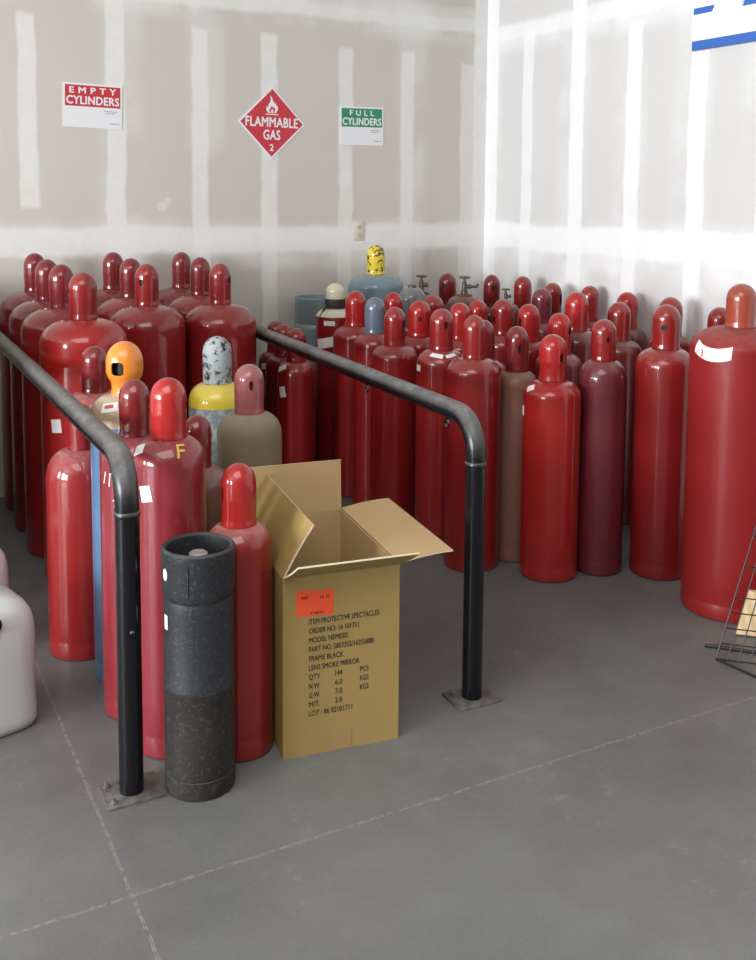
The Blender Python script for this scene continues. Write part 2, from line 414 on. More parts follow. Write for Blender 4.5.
def wrap_text(s, prof, ang, z, h, mt, parent, bold=.02):
    """painted characters laid over the curved surface"""
    me = text_mesh([(s, 0, 0, h, None, bold, 1.0, 'c')], Matrix.Identity(4))
    R0 = min(((abs(b - z), a) for a, b in prof))[1]
    for v in me.vertices:
        u, w = v.co.x, v.co.y - h / 2; zz = z + w; r = R0
        for (a, b), (c, d) in zip(prof, prof[1:]):
            if b <= zz <= d and d > b: r = a + (c - a) * (zz - b) / (d - b)
        a2 = ang + u / R0; v.co = ((r + .0014) * math.cos(a2), (r + .0014) * math.sin(a2), zz + .0006)
    link('lettering', me, mt, parent)

GF = 'full cylinders crowded right of the right rail'
GE = 'empty cylinders standing between the two rails'
GB = 'big red cylinders in rows by the back wall'
def cylinder(x, y, H, R, label, body='red', cap='red', group=GF, Rc=.05, hc=.17, dh=.06, vent=80, kind='std', stickers=(), hole=(.010, .013, .56), cat='gas cylinder', shoulder=None, name='gas_cylinder'):
    """stickers: (material, angle from the camera-facing side, z, w, h, tilt, poly)"""
    t = thing(name, label, cat, (x, y, 0), 0, group)
    face = math.atan2(-y, -x); z1 = H - hc; prof = body_profile(R, z1, dh)
    b = link('body', lathe('body', prof), M[body], t)
    if shoulder:
        zs = z1 - dh - shoulder[1]
        ring = [(r + .0007, z) for r, z in prof if z >= zs]
        if ring and ring[0][1] > zs + .001: ring.insert(0, (R + .0007, zs))
        s = link('shoulder_band', lathe('shoulder_band', ring, closed_bottom=False, closed_top=False), M[shoulder[0]], t)
        s['label'] = shoulder[2]
    link('neck_ring', lathe('neck_ring', [(.040, z1 - .012), (.041, z1 - .004), (.041, z1 + .004), (.036, z1 + .006)], 32), M[shoulder[0] if shoulder else body], t)
    if cap:
        c = link('cap', cap_mesh(Rc, hc, kind, hole), M[cap], t, (0, 0, z1), face + math.radians(vent))
        if cap.split('_')[0] != body.split('_')[0]:
            c['label'] = {'spot_g': 'grey cap with flaked black specks', 'spot_y': 'yellow cap with black specks', 'orange': 'orange cap with a large opening', 'bluegrey': 'blue-grey cap', 'cream': 'cream cap', 'pink': 'dusty pink cap'}.get(cap, 'red cap')
        link('valve', valve_shade_core(Rc * (.72 if kind == 'tulip' else 1), hc), M['dark'], t, (0, 0, z1))  # dark core as painted shade behind the vent openings
    for st in stickers:
        mt, a, z, w, h, tilt, poly = st
        o = link('sticker' if mt != 'fyellow' and mt != 'chalk' else 'painted_mark', patch_on(prof, face + math.radians(a), z, w, h, math.radians(tilt), poly=poly), M[mt], t)
    t['_prof'] = 0; del t['_prof']
    return t, prof, face, z1
S = lambda a, z, w, h, tilt=0, mt='sticker', poly=None: (mt, a, z, w, h, tilt, poly)

# --- ten big cylinders in three files by the back wall
BIG = dict(R=.162, dh=.092, hc=.178, group=GB)
def big(x, y, H, label, **k):
    d = dict(BIG); d.update(k); R = d.pop('R'); return cylinder(x, y, H, R, label, **d)
big(0.787, 4.88, 1.186, 'big dark red cylinder against the back wall, last of the left file of four', body='red_d', cap='red_d', vent=70)
big(0.784, 4.55, 1.178, 'big red cylinder second from the back wall in the left file of four', body='red_d', cap='red_d')
big(0.783, 4.22, 1.178, 'big red cylinder third from the back wall in the left file of four', body='red', cap='red')
big(.800, 3.89, 1.170, 'big glossy red cylinder heading the left file of four, beside the left black rail', body='red_b', cap='red', vent=-82, Rc=.053,
    stickers=[S(-40, .61, .045, .05, 6)])
big(1.149, 4.88, 1.183, 'big dark red cylinder against the back wall, last of the middle file', body='red_d', cap='red_d')
big(1.150, 4.55, 1.174, 'big red cylinder in the middle of the middle file of three by the back wall', body='red', cap='red_d', vent=62)
big(1.134, 4.22, 1.171, 'big red cylinder heading the middle file of three, small hole in its cap', body='red', cap='red', vent=-30, hole=(.007, .013, .56), R=.160)
big(1.488, 4.885, 1.176, 'big dark red cylinder against the back wall, last of the right file', body='red_d', cap='red_d', R=.158, Rc=.048)
big(1.480, 4.565, 1.170, 'big red cylinder in the middle of the right file of three by the back wall', body='red', cap='red', R=.158, Rc=.048)
big(1.467, 4.245, 1.162, 'big red cylinder heading the right file of three, hole on the right of its cap', body='red', cap='red', R=.158, Rc=.049, vent=58, hole=(.008, .014, .6))

# --- cylinders between the rails, near the front
E1 = dict(group=GE, hc=.157, dh=.062)
cylinder(.745, 3.46, .951, .110, 'dark dusty red cylinder behind the left rail, left of the orange cap', body='red_dust', cap='red_d', Rc=.045, **E1)
cylinder(.652, 3.235, .80, .113, 'red cylinder under the left rail with its cap hidden behind the pipe', body='red_dust', cap='red', Rc=.042, group=GE, hc=.14, dh=.098)
cylinder(.735, 3.0, 1.03, .103, 'blue cylinder with beige shoulder and orange cap with a large opening', body='blue', cap='orange', Rc=.055, hc=.16, dh=.065, kind='tulip', hole=(.0165, .0165, .52), vent=-24, group=GE,
    shoulder=('beige', .02, 'beige shoulder'), stickers=[S(-30, .846, .05, .03, 12), S(-31, .848, .028, .012, 12, 'signred')])
cylinder(.707, 2.78, .954, .098, 'rose red cylinder with white chalk scribble, just behind the left front post', body='red_r', cap='red_d', Rc=.043, **E1,
    stickers=[('chalk', -40, .69, 0, 0, 0, [((-.035, -.015), (-.031, -.015), (-.022, .02), (-.026, .02)), ((-.012, -.02), (-.008, -.02), (-.004, .018), (-.008, .018)), ((-.004, .014), (.012, .02), (.012, .024), (-.004, .018))]),
              ('chalk', -33, .635, 0, 0, 0, [((-.006, -.02), (-.002, -.02), (.004, .025), (0, .025)), ((-.01, -.004), (.014, .0), (.014, .004), (-.01, .0))])])
t, prof, face, z1 = cylinder(.737, 2.55, .994, .096, 'rose red cylinder with bright red cap and a yellow letter F on its shoulder', body='red_r', cap='red_b', Rc=.0475, group=GE, hc=.157, dh=.066, vent=78, hole=(.008, .012, .5),
    stickers=[S(-66, .815, .038, .030, 28), S(-38, .709, .034, .042, 12)])
link('painted_letter', patch_on(prof, face + math.radians(24), z1 - .020, 0, 0, -.1, lift=.0012, poly=[((-.013, -.020), (-.007, -.020), (-.007, .020), (-.013, .020)), ((-.007, .014), (.013, .014), (.013, .020), (-.007, .020)), ((-.007, -.003), (.008, -.003), (.008, .003), (-.007, .003))]), M['fyellow'], t)['label'] = 'yellow painted letter F'
cylinder(.935, 2.93, .799, .100, 'low brown cylinder with dusty red cap, half hidden behind the F-marked cylinder', body='dullbrown', cap='red_dust', Rc=.045, **E1)
cylinder(1.196, 3.5, .952, .104, 'worn blue-grey cylinder with yellow shoulder and black-flecked grey cap', body='worn_b', cap='spot_g', Rc=.053, group=GE, hc=.17, dh=.07, shoulder=('yellow', .012, 'yellow shoulder'), vent=88)
cylinder(1.169, 3.1, .913, .107, 'dusty tan cylinder with dusty pink cap, behind the cardboard box', body='tan', cap='pink', Rc=.0495, group=GE, hc=.16, dh=.075, vent=8, hole=(.006, .014, .6))
cylinder(.892, 2.446, .773, .0885, 'red cylinder with dusty shoulder between the grey one and the cardboard box', body='red_dust', cap='red_b', Rc=.0468, group=GE, hc=.161, dh=.06, vent=-66, hole=(.006, .02, .5))

# --- front row right of the right rail
cylinder(2.178, 3.29, 1.003, .108, 'red cylinder standing right behind the bent front post of the right rail', body='red', cap='red', Rc=.046, vent=85)
cylinder(2.380, 3.285, .949, .085, 'brown worn cylinder with red cap squeezed between two red front-row cylinders', body='brown', cap='red_d', Rc=.048, vent=15, hole=(.007, .016, .52), hc=.18)
cylinder(2.394, 3.07, .943, .112, 'bright red cylinder with squat cap and small white stickers, front row', body='red_b', cap='red_b', Rc=.053, hc=.178, dh=.058, vent=40, kind='squat', hole=(.008, .016, .52),
    stickers=[S(-55, .742, .035, .028, 30), S(-72, .65, .02, .04, 0)])
cylinder(2.600, 3.02, .996, .094, 'slim maroon cylinder with faded red cap in the front row', body='red_m', cap='red', Rc=.049, hc=.158, dh=.085, vent=22, hole=(.007, .010, .52))
cylinder(2.797, 2.89, 1.058, .112, 'red cylinder with a round hole in its cap, next to the widest one', body='red', cap='red', Rc=.053, dh=.07, vent=-8, hole=(.0095, .0095, .50))
t, prof, face, z1 = cylinder(2.786, 2.518, 1.170, .169, 'tallest and widest red cylinder with orange-red cap and curved white label', body='red_w', cap='red_o', Rc=.052, hc=.152, dh=.082, vent=-80, stickers=[('sticker', -34, .934, 0, 0, -4, [tuple((-.076 + .0152 * q, (.0152 * q / .152 - .5) ** 2 * .07 + o) for q, o in ((i, -.024), (i + 1, -.024), (i + 1, .022), (i, .022))) for i in range(10)])])
wrap_text('3', prof, face + math.radians(-46), .934, .022, M['signred'], t, .03)
link('label_mark', patch_on(prof, face + math.radians(-51), .927, .016, .016, math.radians(45), lift=.0011, poly=[((-.014, -.014), (.014, -.014), (.014, -.011), (-.014, -.011)), ((-.014, .011), (.014, .011), (.014, .014), (-.014, .014))]), M['signred'], t)

# --- behind the front row
cylinder(2.796, 3.771, .970, .100, 'red cylinder with bright red cap and large side hole, behind the brown-bodied one', body='red', cap='red_b', Rc=.052, vent=-52, hole=(.010, .018, .5))
cylinder(2.680, 3.396, .975, .100, 'red cylinder directly behind the bright red one with small white stickers', body='red_m', cap='red_b', Rc=.051, vent=62)
cylinder(3.068, 3.465, .998, .105, 'brown-shouldered maroon cylinder seen between the slim maroon one and the round-holed cap', body='red_s', cap='red', Rc=.052, vent=-70)
cylinder(2.858, 3.505, 1.048, .105, 'plain capped red cylinder behind the left edge of the slim maroon one', body='red_s', cap='red', Rc=.051, vent=85)
cylinder(3.146, 4.587, 1.034, .095, 'red cylinder with dull dark cap nearest the corner of the room', body='red_d', cap='red_d', Rc=.046, vent=10, hole=(.007, .010, .58))
cylinder(3.225, 4.409, 1.037, .095, 'plain capped red cylinder by the right wall, next to the dull dark corner cap', body='red_d', cap='red', Rc=.048, vent=84)
cylinder(3.089, 4.061, 1.008, .095, 'red cylinder half covering the side-holed cap by the right wall', body='red_m', cap='red_m', Rc=.050, vent=35, hole=(.006, .008, .55))
cylinder(3.245, 4.176, 1.020, .095, 'red cylinder by the right wall with a long side hole in its cap', body='red_d', cap='red', Rc=.049, vent=62, hole=(.010, .026, .5))
cylinder(3.290, 3.936, 1.023, .095, 'red cylinder against the right wall directly behind the slim maroon one', body='red_d', cap='red', Rc=.049, vent=-5, hole=(.007, .012, .52))
cylinder(3.285, 3.657, 1.017, .098, 'red cylinder against the right wall behind the brown-shouldered maroon one', body='red_s', cap='red', Rc=.051, vent=80)
cylinder(3.215, 3.300, 1.030, .100, 'red cylinder against the right wall peeking out behind the round-holed cap', body='red_d', cap='red', Rc=.052, vent=80)
cylinder(3.285, 3.083, 1.005, .095, 'red cylinder almost hidden behind the widest cylinder at the right wall', body='red_d', cap='red', Rc=.050, vent=80)

# --- along the right rail and in the thick of the crowd
cylinder(2.168, 3.917, .970, .105, 'red cylinder beside the right rail, in front of the blue-grey cap', body='red', cap='red', Rc=.049, vent=60)
cylinder(2.432, 4.150, .965, .102, 'red cylinder with a small round hole facing out of its cap, near the rail', body='red', cap='red_b', Rc=.056, vent=3, hole=(.0085, .0085, .5))
cylinder(2.167, 3.517, 1.006, .102, 'red cylinder beside the right rail with white tags on its shoulder', body='red', cap='red', Rc=.0495, vent=22, hole=(.008, .013, .62),
    stickers=[S(-14, .822, .055, .022, -10), S(30, .822, .05, .016, 14), S(-66, .765, .04, .025, 0)])
cylinder(2.373, 3.514, .948, .100, 'red cylinder peeking out behind the one at the bent rail post', body='red_dust', cap='red_d', Rc=.047, vent=-12, hole=(.007, .012, .55))
cylinder(2.554, 3.984, .966, .100, 'red cylinder with plain cap showing above the white-tagged one', body='red', cap='red', Rc=.051, vent=85)
cylinder(2.797, 4.197, .947, .100, 'bright capped red cylinder in the crowd, left of the cap with a low hole', body='red', cap='red_b', Rc=.051, vent=85)
cylinder(2.588, 4.285, .972, .100, 'red cylinder half hidden behind the small round-holed cap', body='red', cap='red', Rc=.055, vent=85)
cylinder(2.426, 4.400, .983, .095, 'red cylinder whose cap shows only its dome beside the blue-grey cap', body='red', cap='red_b', Rc=.047, vent=85)
cylinder(3.001, 4.814, 1.030, .095, 'dark red capped cylinder at the back wall between two bare valves', body='red_d', cap='red_d', Rc=.050, vent=-18, hole=(.006, .012, .6))
cylinder(2.808, 3.993, .971, .100, 'red cylinder in the crowd with a hole low on the left of its cap', body='red', cap='red', Rc=.053, vent=-58, hole=(.011, .013, .42))
cylinder(2.193, 4.155, .992, .100, 'red cylinder with a blue-grey cap beside the right rail', body='red', cap='bluegrey', Rc=.049, vent=70, hole=(.008, .014, .5))
cylinder(2.199, 4.369, 1.000, .110, 'red cylinder beside the rail, between the blue-grey and the strapped cream caps', body='red', cap='red', Rc=.051, vent=80)
cylinder(1.944, 4.765, .820, .090, 'short red cylinder farthest back of three whose caps just clear the right rail', body='red_d', cap='red', Rc=.047, hc=.155, stickers=[S(-38, .60, .05, .03, 10)])
cylinder(1.876, 4.500, .840, .090, 'short red cylinder in the middle of three whose caps just clear the right rail', body='red_d', cap='red', Rc=.047, hc=.155)
cylinder(1.860, 4.310, .844, .090, 'short red cylinder with white tags, nearest of three clearing the right rail', body='red', cap='red', Rc=.047, hc=.155,
    stickers=[S(-55, .665, .05, .028, 30), S(-46, .555, .04, .05, 12)])

# --- the strapped cream cap
t, prof, face, z1 = cylinder(2.198, 4.594, 1.020, .100, 'red cylinder with cream cap, black strap and white labels behind the right rail', body='red', cap='cream', Rc=.050, hc=.128, dh=.05, vent=86,
    shoulder=('cream', -.014, 'dirty white shoulder'), stickers=[S(-18, .826, .06, .024, 0), S(-31, .726, .11, .05, 12)])
link('strap', lathe('strap', [(.0525, z1 + .002), (.054, z1 + .005), (.054, z1 + .047), (.0525, z1 + .050)], 32, closed_bottom=False, closed_top=False), M['strap'], t)
link('tie', tube('tie', [(math.cos(face - .9) * r, math.sin(face - .9) * r, z) for r, z in ((.055, z1 + .02), (.080, z1 - .012), (.104, z1 - .05))], .006, 8), M['strap'], t)

# --- blue-grey tank with the spotted yellow cap
cylinder(2.549, 4.823, 1.195, .150, 'wide blue-grey tank with yellow black-spotted cap by the back wall', body='tank', cap='spot_y', Rc=.051, hc=.155, dh=.075, vent=-60, cat='gas tank', name='gas_tank')

# --- uncapped cylinders with bare valves
def hand_valve(t, z, s=1.0, side=False):
    link('valve', lathe('valve', [(.017 * s, z - .004), (.017 * s, z + .020 * s), (.012 * s, z + .024 * s), (.012 * s, z + .066 * s), (.007 * s, z + .070 * s), (.007 * s, z + .088 * s)], 16), M['valve'], t)
    link('outlet', tube('outlet', [(0, 0, z + .042 * s), (.032 * s, -.018 * s, z + .042 * s)], [.011 * s, .012 * s], 12), M['valve'], t)
    bm = bmesh.new(); zz = z + .090 * s
    bm_lathe(bm, [(.009 * s, zz - .004), (.009 * s, zz + .004)], 12)
    bm_tube(bm, [(.026 * s * math.cos(2 * PI * i / 20), .026 * s * math.sin(2 * PI * i / 20), zz) for i in range(21)], .005 * s, 8, False)
    for i in range(4): bm_tube(bm, [(0, 0, zz), (.026 * s * math.cos(i * PI / 2), .026 * s * math.sin(i * PI / 2), zz)], .004 * s, 6)
    link('handwheel', finish(bm, 'handwheel'), M['valve'], t)
    if side:
        link('bleed_valve', tube('bleed_valve', [(.032 * s, -.018 * s, z + .042 * s), (.058 * s, -.034 * s, z + .042 * s), (.060 * s, -.035 * s, z + .058 * s)], .0075 * s, 10), M['valve'], t)
for x, y, zt, R, s, b, side, lab in ((2.791, 4.746, .928, .095, 1.0, 'red_s', False, 'uncapped cylinder with a bare handwheel valve, left of the dark red cap at the wall'),
                                     (2.876, 4.446, .942, .090, 1.0, 'dullbrown', True, 'uncapped brown cylinder with bare valve and side outlet, right of the dark red cap'),
                                     (3.055, 4.325, .905, .080, .75, 'dullbrown', False, 'uncapped low cylinder with a small bare valve beside the dull dark corner cap')):
    t = thing('gas_cylinder', lab, 'gas cylinder', (x, y, 0), 0, 'cylinders with bare valves near the corner')
    link('body', lathe('body', body_profile(R, zt, .06, .03)), M[b], t)
    link('flange', lathe('flange', [(.036 * s, zt - .016), (.044 * s, zt - .006), (.044 * s, zt + .004), (.03 * s, zt + .008)], 24), M['rust'], t)
    hand_valve(t, zt + .006, s, side)
t = thing('gas_cylinder', 'grey uncapped cylinder with rounded shoulder, next to the blue-grey tank', 'gas cylinder', (2.625, 4.56, 0), 0, 'cylinders with bare valves near the corner')
link('body', lathe('body', body_profile(.075, .985, .075, .022)), M['greydome'], t)
link('plug', lathe('plug', [(.022, .982), (.022, .995), (.012, .999)], 20), M['valve'], t)

# --- teal tank with an open collar
t = thing('gas_tank', 'teal tank with an open round collar on top, at the back wall', 'gas tank', (2.219, 4.850, 0), 0)
link('body', lathe('body', body_profile(.130, .84, .085, .03)), M['teal'], t)
link('collar', lathe('collar', [(.120, .782), (.124, .790), (.124, .915), (.127, .921), (.124, .927), (.118, .924), (.117, .915), (.117, .79)], 48, closed_bottom=False, closed_top=False), M['teal'], t)
link('valve', lathe('valve', [(.018, .835), (.018, .87), (.028, .872), (.028, .892), (0, .894)], 16), M['valve'], t)

# --- the grey steel cylinder in front
def grey_cylinder():
    R = .0865
    t = thing('gas_cylinder', 'worn dark grey steel cylinder with open top ring, in front of the F-marked red one', 'gas cylinder', (.744, 2.330, 0), 0, GE)
    prof = [(R * .92, .044), (R, .052), (R * 1.0, .18), (R * 1.0, .262), (R * 1.025, .267), (R * 1.025, .276), (R, .282), (R, .472), (R * .98, .488), (R * .94, .498), (.05, .513), (0, .516)]
    me = lathe('body', prof); me.materials.append(M['greysteel']); me.materials.append(M['greysteel_low'])
    for p in me.polygons: p.material_index = 1 if p.center.z < .265 else 0
    link('body', me, None, t)
    link('foot_ring', lathe('foot_ring', [(R * .95, 0), (R * 1.0, .004), (R * 1.015, .026), (R * 1.0, .046), (R * .9, .052)]), M['greysteel_low'], t)
    sh = [(R * .94, .490), (R * 1.0, .498), (R * 1.03, .513), (R * 1.03, .590), (R * 1.05, .598), (R * 1.04, .612), (R * .97, .618), (R * .90, .612), (R * .88, .600), (R * .87, .53)]
    s = link('top_ring', lathe('top_ring', sh, closed_bottom=False, closed_top=False), M['greysteel'], t)
    face = math.atan2(-2.33, -.744)
    a = face - .28
    link('weld_seam', tube('weld_seam', [((R * 1.03 + .0005) * math.cos(a), (R * 1.03 + .0005) * math.sin(a), z) for z in (.514, .55, .590)], .0018, 6), M['greysteel'], s)
    link('valve', lathe('valve', [(.020, .514), (.020, .565), (.012, .568), (.012, .584), (.0225, .586), (.0235, .594), (.018, .598), (.010, .594), (0, .594)], 24), M['steel'], t)['label'] = 'pale grey valve with round knob'
    for a, z, w, h in ((-62, .560, .020, .030), (-64, .440, .016, .036)):
        pr = [(R * 1.03, .513), (R * 1.03, .590)] if z > .53 else [(R, .282), (R, .472)]
        q = 10
        if z > .53:    # round paper dot
            poly = [((0, 0), (w / 2 * math.cos(2 * PI * i / q), h / 2 * math.sin(2 * PI * i / q)), (w / 2 * math.cos(2 * PI * (i + .5) / q), h / 2 * math.sin(2 * PI * (i + .5) / q)), (w / 2 * math.cos(2 * PI * (i + 1) / q), h / 2 * math.sin(2 * PI * (i + 1) / q))) for i in range(q)]
        else: poly = None
        link('sticker', patch_on(pr, face + math.radians(a), z, w, h, 0, poly=poly, n=4 if poly else 8), M['sticker'], t)
grey_cylinder()

# ------------------------------------------------------------------ the two black pipe rails
def rail(x0, y0, x1, y1, zr, label, lugs, post_lug):
    r = .0295
    d = Vector((x1 - x0, y1 - y0, 0)); L = d.length; d.normalize()
    t = thing('guard_rail', label, 'rail', (x0, y0, 0), math.atan2(d.x, 1) * -1 if False else math.atan2(d.y, d.x) - PI / 2, 'black pipe rails on the floor')
    B = .105
    post = [(0, 0, .008), (0, 0, zr - B - .02)]
    link('post', tube('post', post, r, 28), M['rail'], t)
    bend = [(0, 0, zr - B - .02)] + [(0, B - B * math.cos(a * PI / 2 / 10), zr - B + B * math.sin(a * PI / 2 / 10)) for a in range(0, 11)] + [(0, B + .02, zr)]
    link('elbow', tube('elbow', bend, r, 28), M['rail'], t)
    link('top_pipe', tube('top_pipe', [(0, B + .02, zr), (0, (L + B) / 2, zr), (0, L, zr)], r, 28), M['rail'], t)
    bm = bmesh.new()
    bm_lathe(bm, [(r, zr - B - .032), (r + .0022, zr - B - .029), (r + .0022, zr - B - .022), (r, zr - B - .018)], 28, False, False)
    link('weld_ring', finish(bm, 'weld_ring'), M['rail'], t)
    link('floor_plate', box('floor_plate', (-.07, -.055, 0), (.07, .055, .008), .0012), M['plate'], t)
    for bx, by in ((-.052, -.038), (-.052, .038)):
        link('bolt', lathe('bolt', [(.009, .008), (.009, .013), (.005, .015), (.005, .020)], 6, offset=(bx, by, 0)), M['plate'], t)
    for yy in lugs:
        bm = bmesh.new(); bm_tube(bm, [(0, yy, zr - r + .003), (0, yy, zr - r - .012)], .005, 10)
        bm_tube(bm, [(0, yy + .010 * math.cos(i * PI / 8), zr - r - .020 + .010 * math.sin(i * PI / 8)) for i in range(17)], .0035, 8, False)
        link('chain_eye', finish(bm, 'chain_eye'), M['rail'], t)
    if post_lug:
        bm = bmesh.new(); bm_tube(bm, [(0, -r + .004, post_lug), (0, -r - .010, post_lug)], .006, 10)
        link('post_stud', finish(bm, 'post_stud'), M['rail'], t)
    link('wall_flange', box('wall_flange', (-.05, L - .006, zr - .05), (.05, L, zr + .05), .001), M['rail'], t)
    return t
rail(.580, 2.366, .580, 5.048, .838, 'black pipe rail on the left, bending down to a post by the grey cylinder', [], .42)
rail(1.585, 2.375, 1.704, 5.048, .836, 'black pipe rail on the right, bending down to a post right of the box', [.17, .75, 1.60], .0)

# ------------------------------------------------------------------ cardboard box
def carton():
    W, D, H, T = .323, .50, .488, .0045
    t = thing('cardboard_box', 'open tan cardboard box with printed text and raised flaps', 'box', (.967, 2.328, 0), -math.radians(7.66))
    bm = bmesh.new()
    for lo, hi in (((0, 0, 0), (W, T, H)), ((0, D - T, 0), (W, D, H)), ((0, T, 0), (T, D - T, H)), ((W - T, T, 0), (W, D - T, H)), ((T, T, 0), (W - T, D - T, T))):
        bm_box(bm, lo, hi)
    me = finish(bm, 'carton', 20); me.materials.append(M['card']); me.materials.append(M['cardin'])
    for p in me.polygons:
        c, n = p.center, p.normal; mid = Vector((W / 2, D / 2, H / 2))
        if (abs(n.x) > .9 and n.x * (mid.x - c.x) > 0) or (abs(n.y) > .9 and n.y * (mid.y - c.y) > 0) or n.z > .9: p.material_index = 1
    link('carton', me, None, t)
    F = .158
    def flap(hinge_a, hinge_b, out, ang, curl=0.0, skew=0.0):
        """hinge edge a->b; unfolds towards `out` at `ang` degrees above horizontal"""
        a, b, o = Vector(hinge_a), Vector(hinge_b), Vector(out); e = (b - a)
        bm = bmesh.new(); n = 6; rows = []
        for j in range(n + 1):
            s = j / n; an = math.radians(ang + curl * s)
            p = o * math.cos(an) + Vector((0, 0, math.sin(an)))
            off = p * F * s
            nn = (Vector((0, 0, 1)) * math.cos(an) - o * math.sin(an)) * T
            rows.append([(a + off + e * (.004 + skew * s), a + off + nn + e * (.004 + skew * s)), (b + off - e * .004 + e * skew * s, b + off + nn - e * .004 + e * skew * s)])
        V_ = [[bm.verts.new(c) for pair in r for c in pair] for r in rows]
        mats = []
        def fc(vs, mi): f = bm.faces.new(vs); f.material_index = mi
        for A, B in zip(V_, V_[1:]):
            fc((A[0], A[2], B[2], B[0]), 0); fc((A[1], B[1], B[3], A[3]), 1)
            fc((A[0], B[0], B[1], A[1]), 2); fc((A[2], A[3], B[3], B[2]), 2)
        fc((V_[0][0], V_[0][1], V_[0][3], V_[0][2]), 0); fc((V_[-1][0], V_[-1][2], V_[-1][3], V_[-1][1]), 2)
        me = finish(bm, 'flap', 30)
        for m_ in ('card', 'cardin', 'cardedge'): me.materials.append(M[m_])
        link('flap', me, None, t)
    flap((W, 0, H), (W, D, H), (1, 0, 0), 12, -6)
    flap((0, 0, H), (0, D, H), (-1, 0, 0), 117, 4)
    flap((0, D, H), (W, D, H), (0, 1, 0), 84, 3)
    flap((0, 0, H), (W, 0, H), (0, -1, 0), 25, 4)
    fr = Matrix(((1, 0, 0, 0), (0, 0, -1, 0), (0, 1, 0, 0), (0, 0, 0, 1)))     # (u, v, w) -> (u, -w, v): the front face
    s = link('shipping_tag', prism('shipping_tag', [(.036, .383), (.136, .376), (.138, .444), (.036, .452)], .0006, fr), M['orangetag'], t)
    s['label'] = 'orange-red paper tag with small print'
    tg = [('AIR', .048, .427, .008, .02, .02, 1, 'l'), ('16 10', .100, .424, .008, .026, .02, 1, 'l'), ('104', .120, .411, .007, .012, .02, 1, 'l'),
          ('SHIP TO WAREHOUSE', .044, .404, .004, .08, .0, 1, 'l'), ('DO NOT DROP', .050, .397, .004, .06, .0, 1, 'l'), ('P 6032', .075, .384, .007, .035, .02, 1, 'l')]
    tg = [x for x in tg if x[0] in ('AIR', '16 10', 'P 6032')]
    link('lettering', text_mesh(tg, fr, .0009), M['ink'], s)
    L0, dz, z = .070, .0250, .357
    k = .323 / 116.0
    rows = [('ITEM PROTECTIVE SPECTACLES', 70), ('ORDER NO: 16 101711', 49), ('MODEL NEMESIS', 38.5), ('PART NO: S803355/1625588B', 64.5), ('FRAME BLACK', 34), ('LENS SMOKE MIRROR', 50)]
    it = []
    for i, (s_, w) in enumerate(rows): it.append((s_, L0, z - i * dz, .0145, w * k, .012, 1.0, 'l'))
    for i, (a, b, c) in enumerate((('QTY', '144', 'PCS'), ('N.W.', '6.0', 'KGS'), ('G.W.', '7.0', 'KGS'), ('M/T.', '2.0', ''))):
        zz = z - (6 + i) * dz
        it.append((a, L0, zz, .0145, 11 * k, .012, 1, 'l')); it.append((b, L0 + 26 * k, zz, .0145, 7 * k, .012, 1, 'l'))
        if c: it.append((c, L0 + 51 * k, zz, .0145, 8.5 * k, .012, 1, 'l'))
    it.append(('LOT : 86 02101711', L0, z - 10 * dz, .0145, 43 * k, .012, 1, 'l'))
    link('lettering', text_mesh(it, fr, .0006), M['ink'], t)
    link('packing_tape', box('packing_tape', (.138, -.0008, .002), (.188, .0002, .055)), M['tape'], t)
carton()

# ------------------------------------------------------------------ signs on the back wall
def wall_mtx(x, z, roll=0.0):
    m = Matrix(((1, 0, 0, x), (0, 0, -1, YB), (0, 1, 0, z), (0, 0, 0, 1)))
    return m @ Matrix.Rotation(roll, 4, 'Z')
def sign(x, z, w, h, roll, ink, first, second, label):
    t = thing('wall_sign', label, 'sign', (0, 0, 0), 0, 'cylinder signs on the back wall'); m = wall_mtx(x, z, roll)
    link('panel', prism('panel', [(-w / 2, -h / 2), (w / 2, -h / 2), (w / 2, h / 2), (-w / 2, h / 2)], .003, m), M['signwhite'], t)
    mg = w * .035
    link('colour_field', prism('colour_field', [(-w / 2 + mg, h * .0 - .005), (w / 2 - mg, -.005), (w / 2 - mg, h / 2 - mg), (-w / 2 + mg, h / 2 - mg)], .0034, m), M[ink], t)
    hb = h / 2 - mg + .005
    link('lettering', text_mesh([(first, 0, hb * .60 - .003, hb * .29, w * (.78 if len(first) > 4 else .55), .032, 1.7, 'c'), (second, 0, hb * .10 - .004, hb * .38, w * .88, .034, 1.06, 'c')], m, .0038), M['signwhite'], t)
    fine = []
    for i, (u, v, l) in enumerate(((.19, -.12, .23), (.22, -.165, .16), (.28, -.40, .17))):
        fine += [(w * u, h * v, w * (u + l))]
    bm = bmesh.new()
    for u0, v0, u1 in fine:
        uu = u0
        while uu < u1:
            k = .006 + .006 * random.random(); bm_box(bm, (uu, v0, .003), (min(uu + k, u1), v0 + .005, .0034), m); uu += k + .003
    link('small_print', finish(bm, 'small_print'), M['inkgrey'], t)
sign(1.104, 1.886, .285, .212, -math.radians(1.2), 'signred', 'EMPTY', 'CYLINDERS', 'white and red wall sign reading EMPTY CYLINDERS')
sign(2.574, 1.843, .270, .211, math.radians(.6), 'signgreen', 'FULL', 'CYLINDERS', 'white and green wall sign reading FULL CYLINDERS')
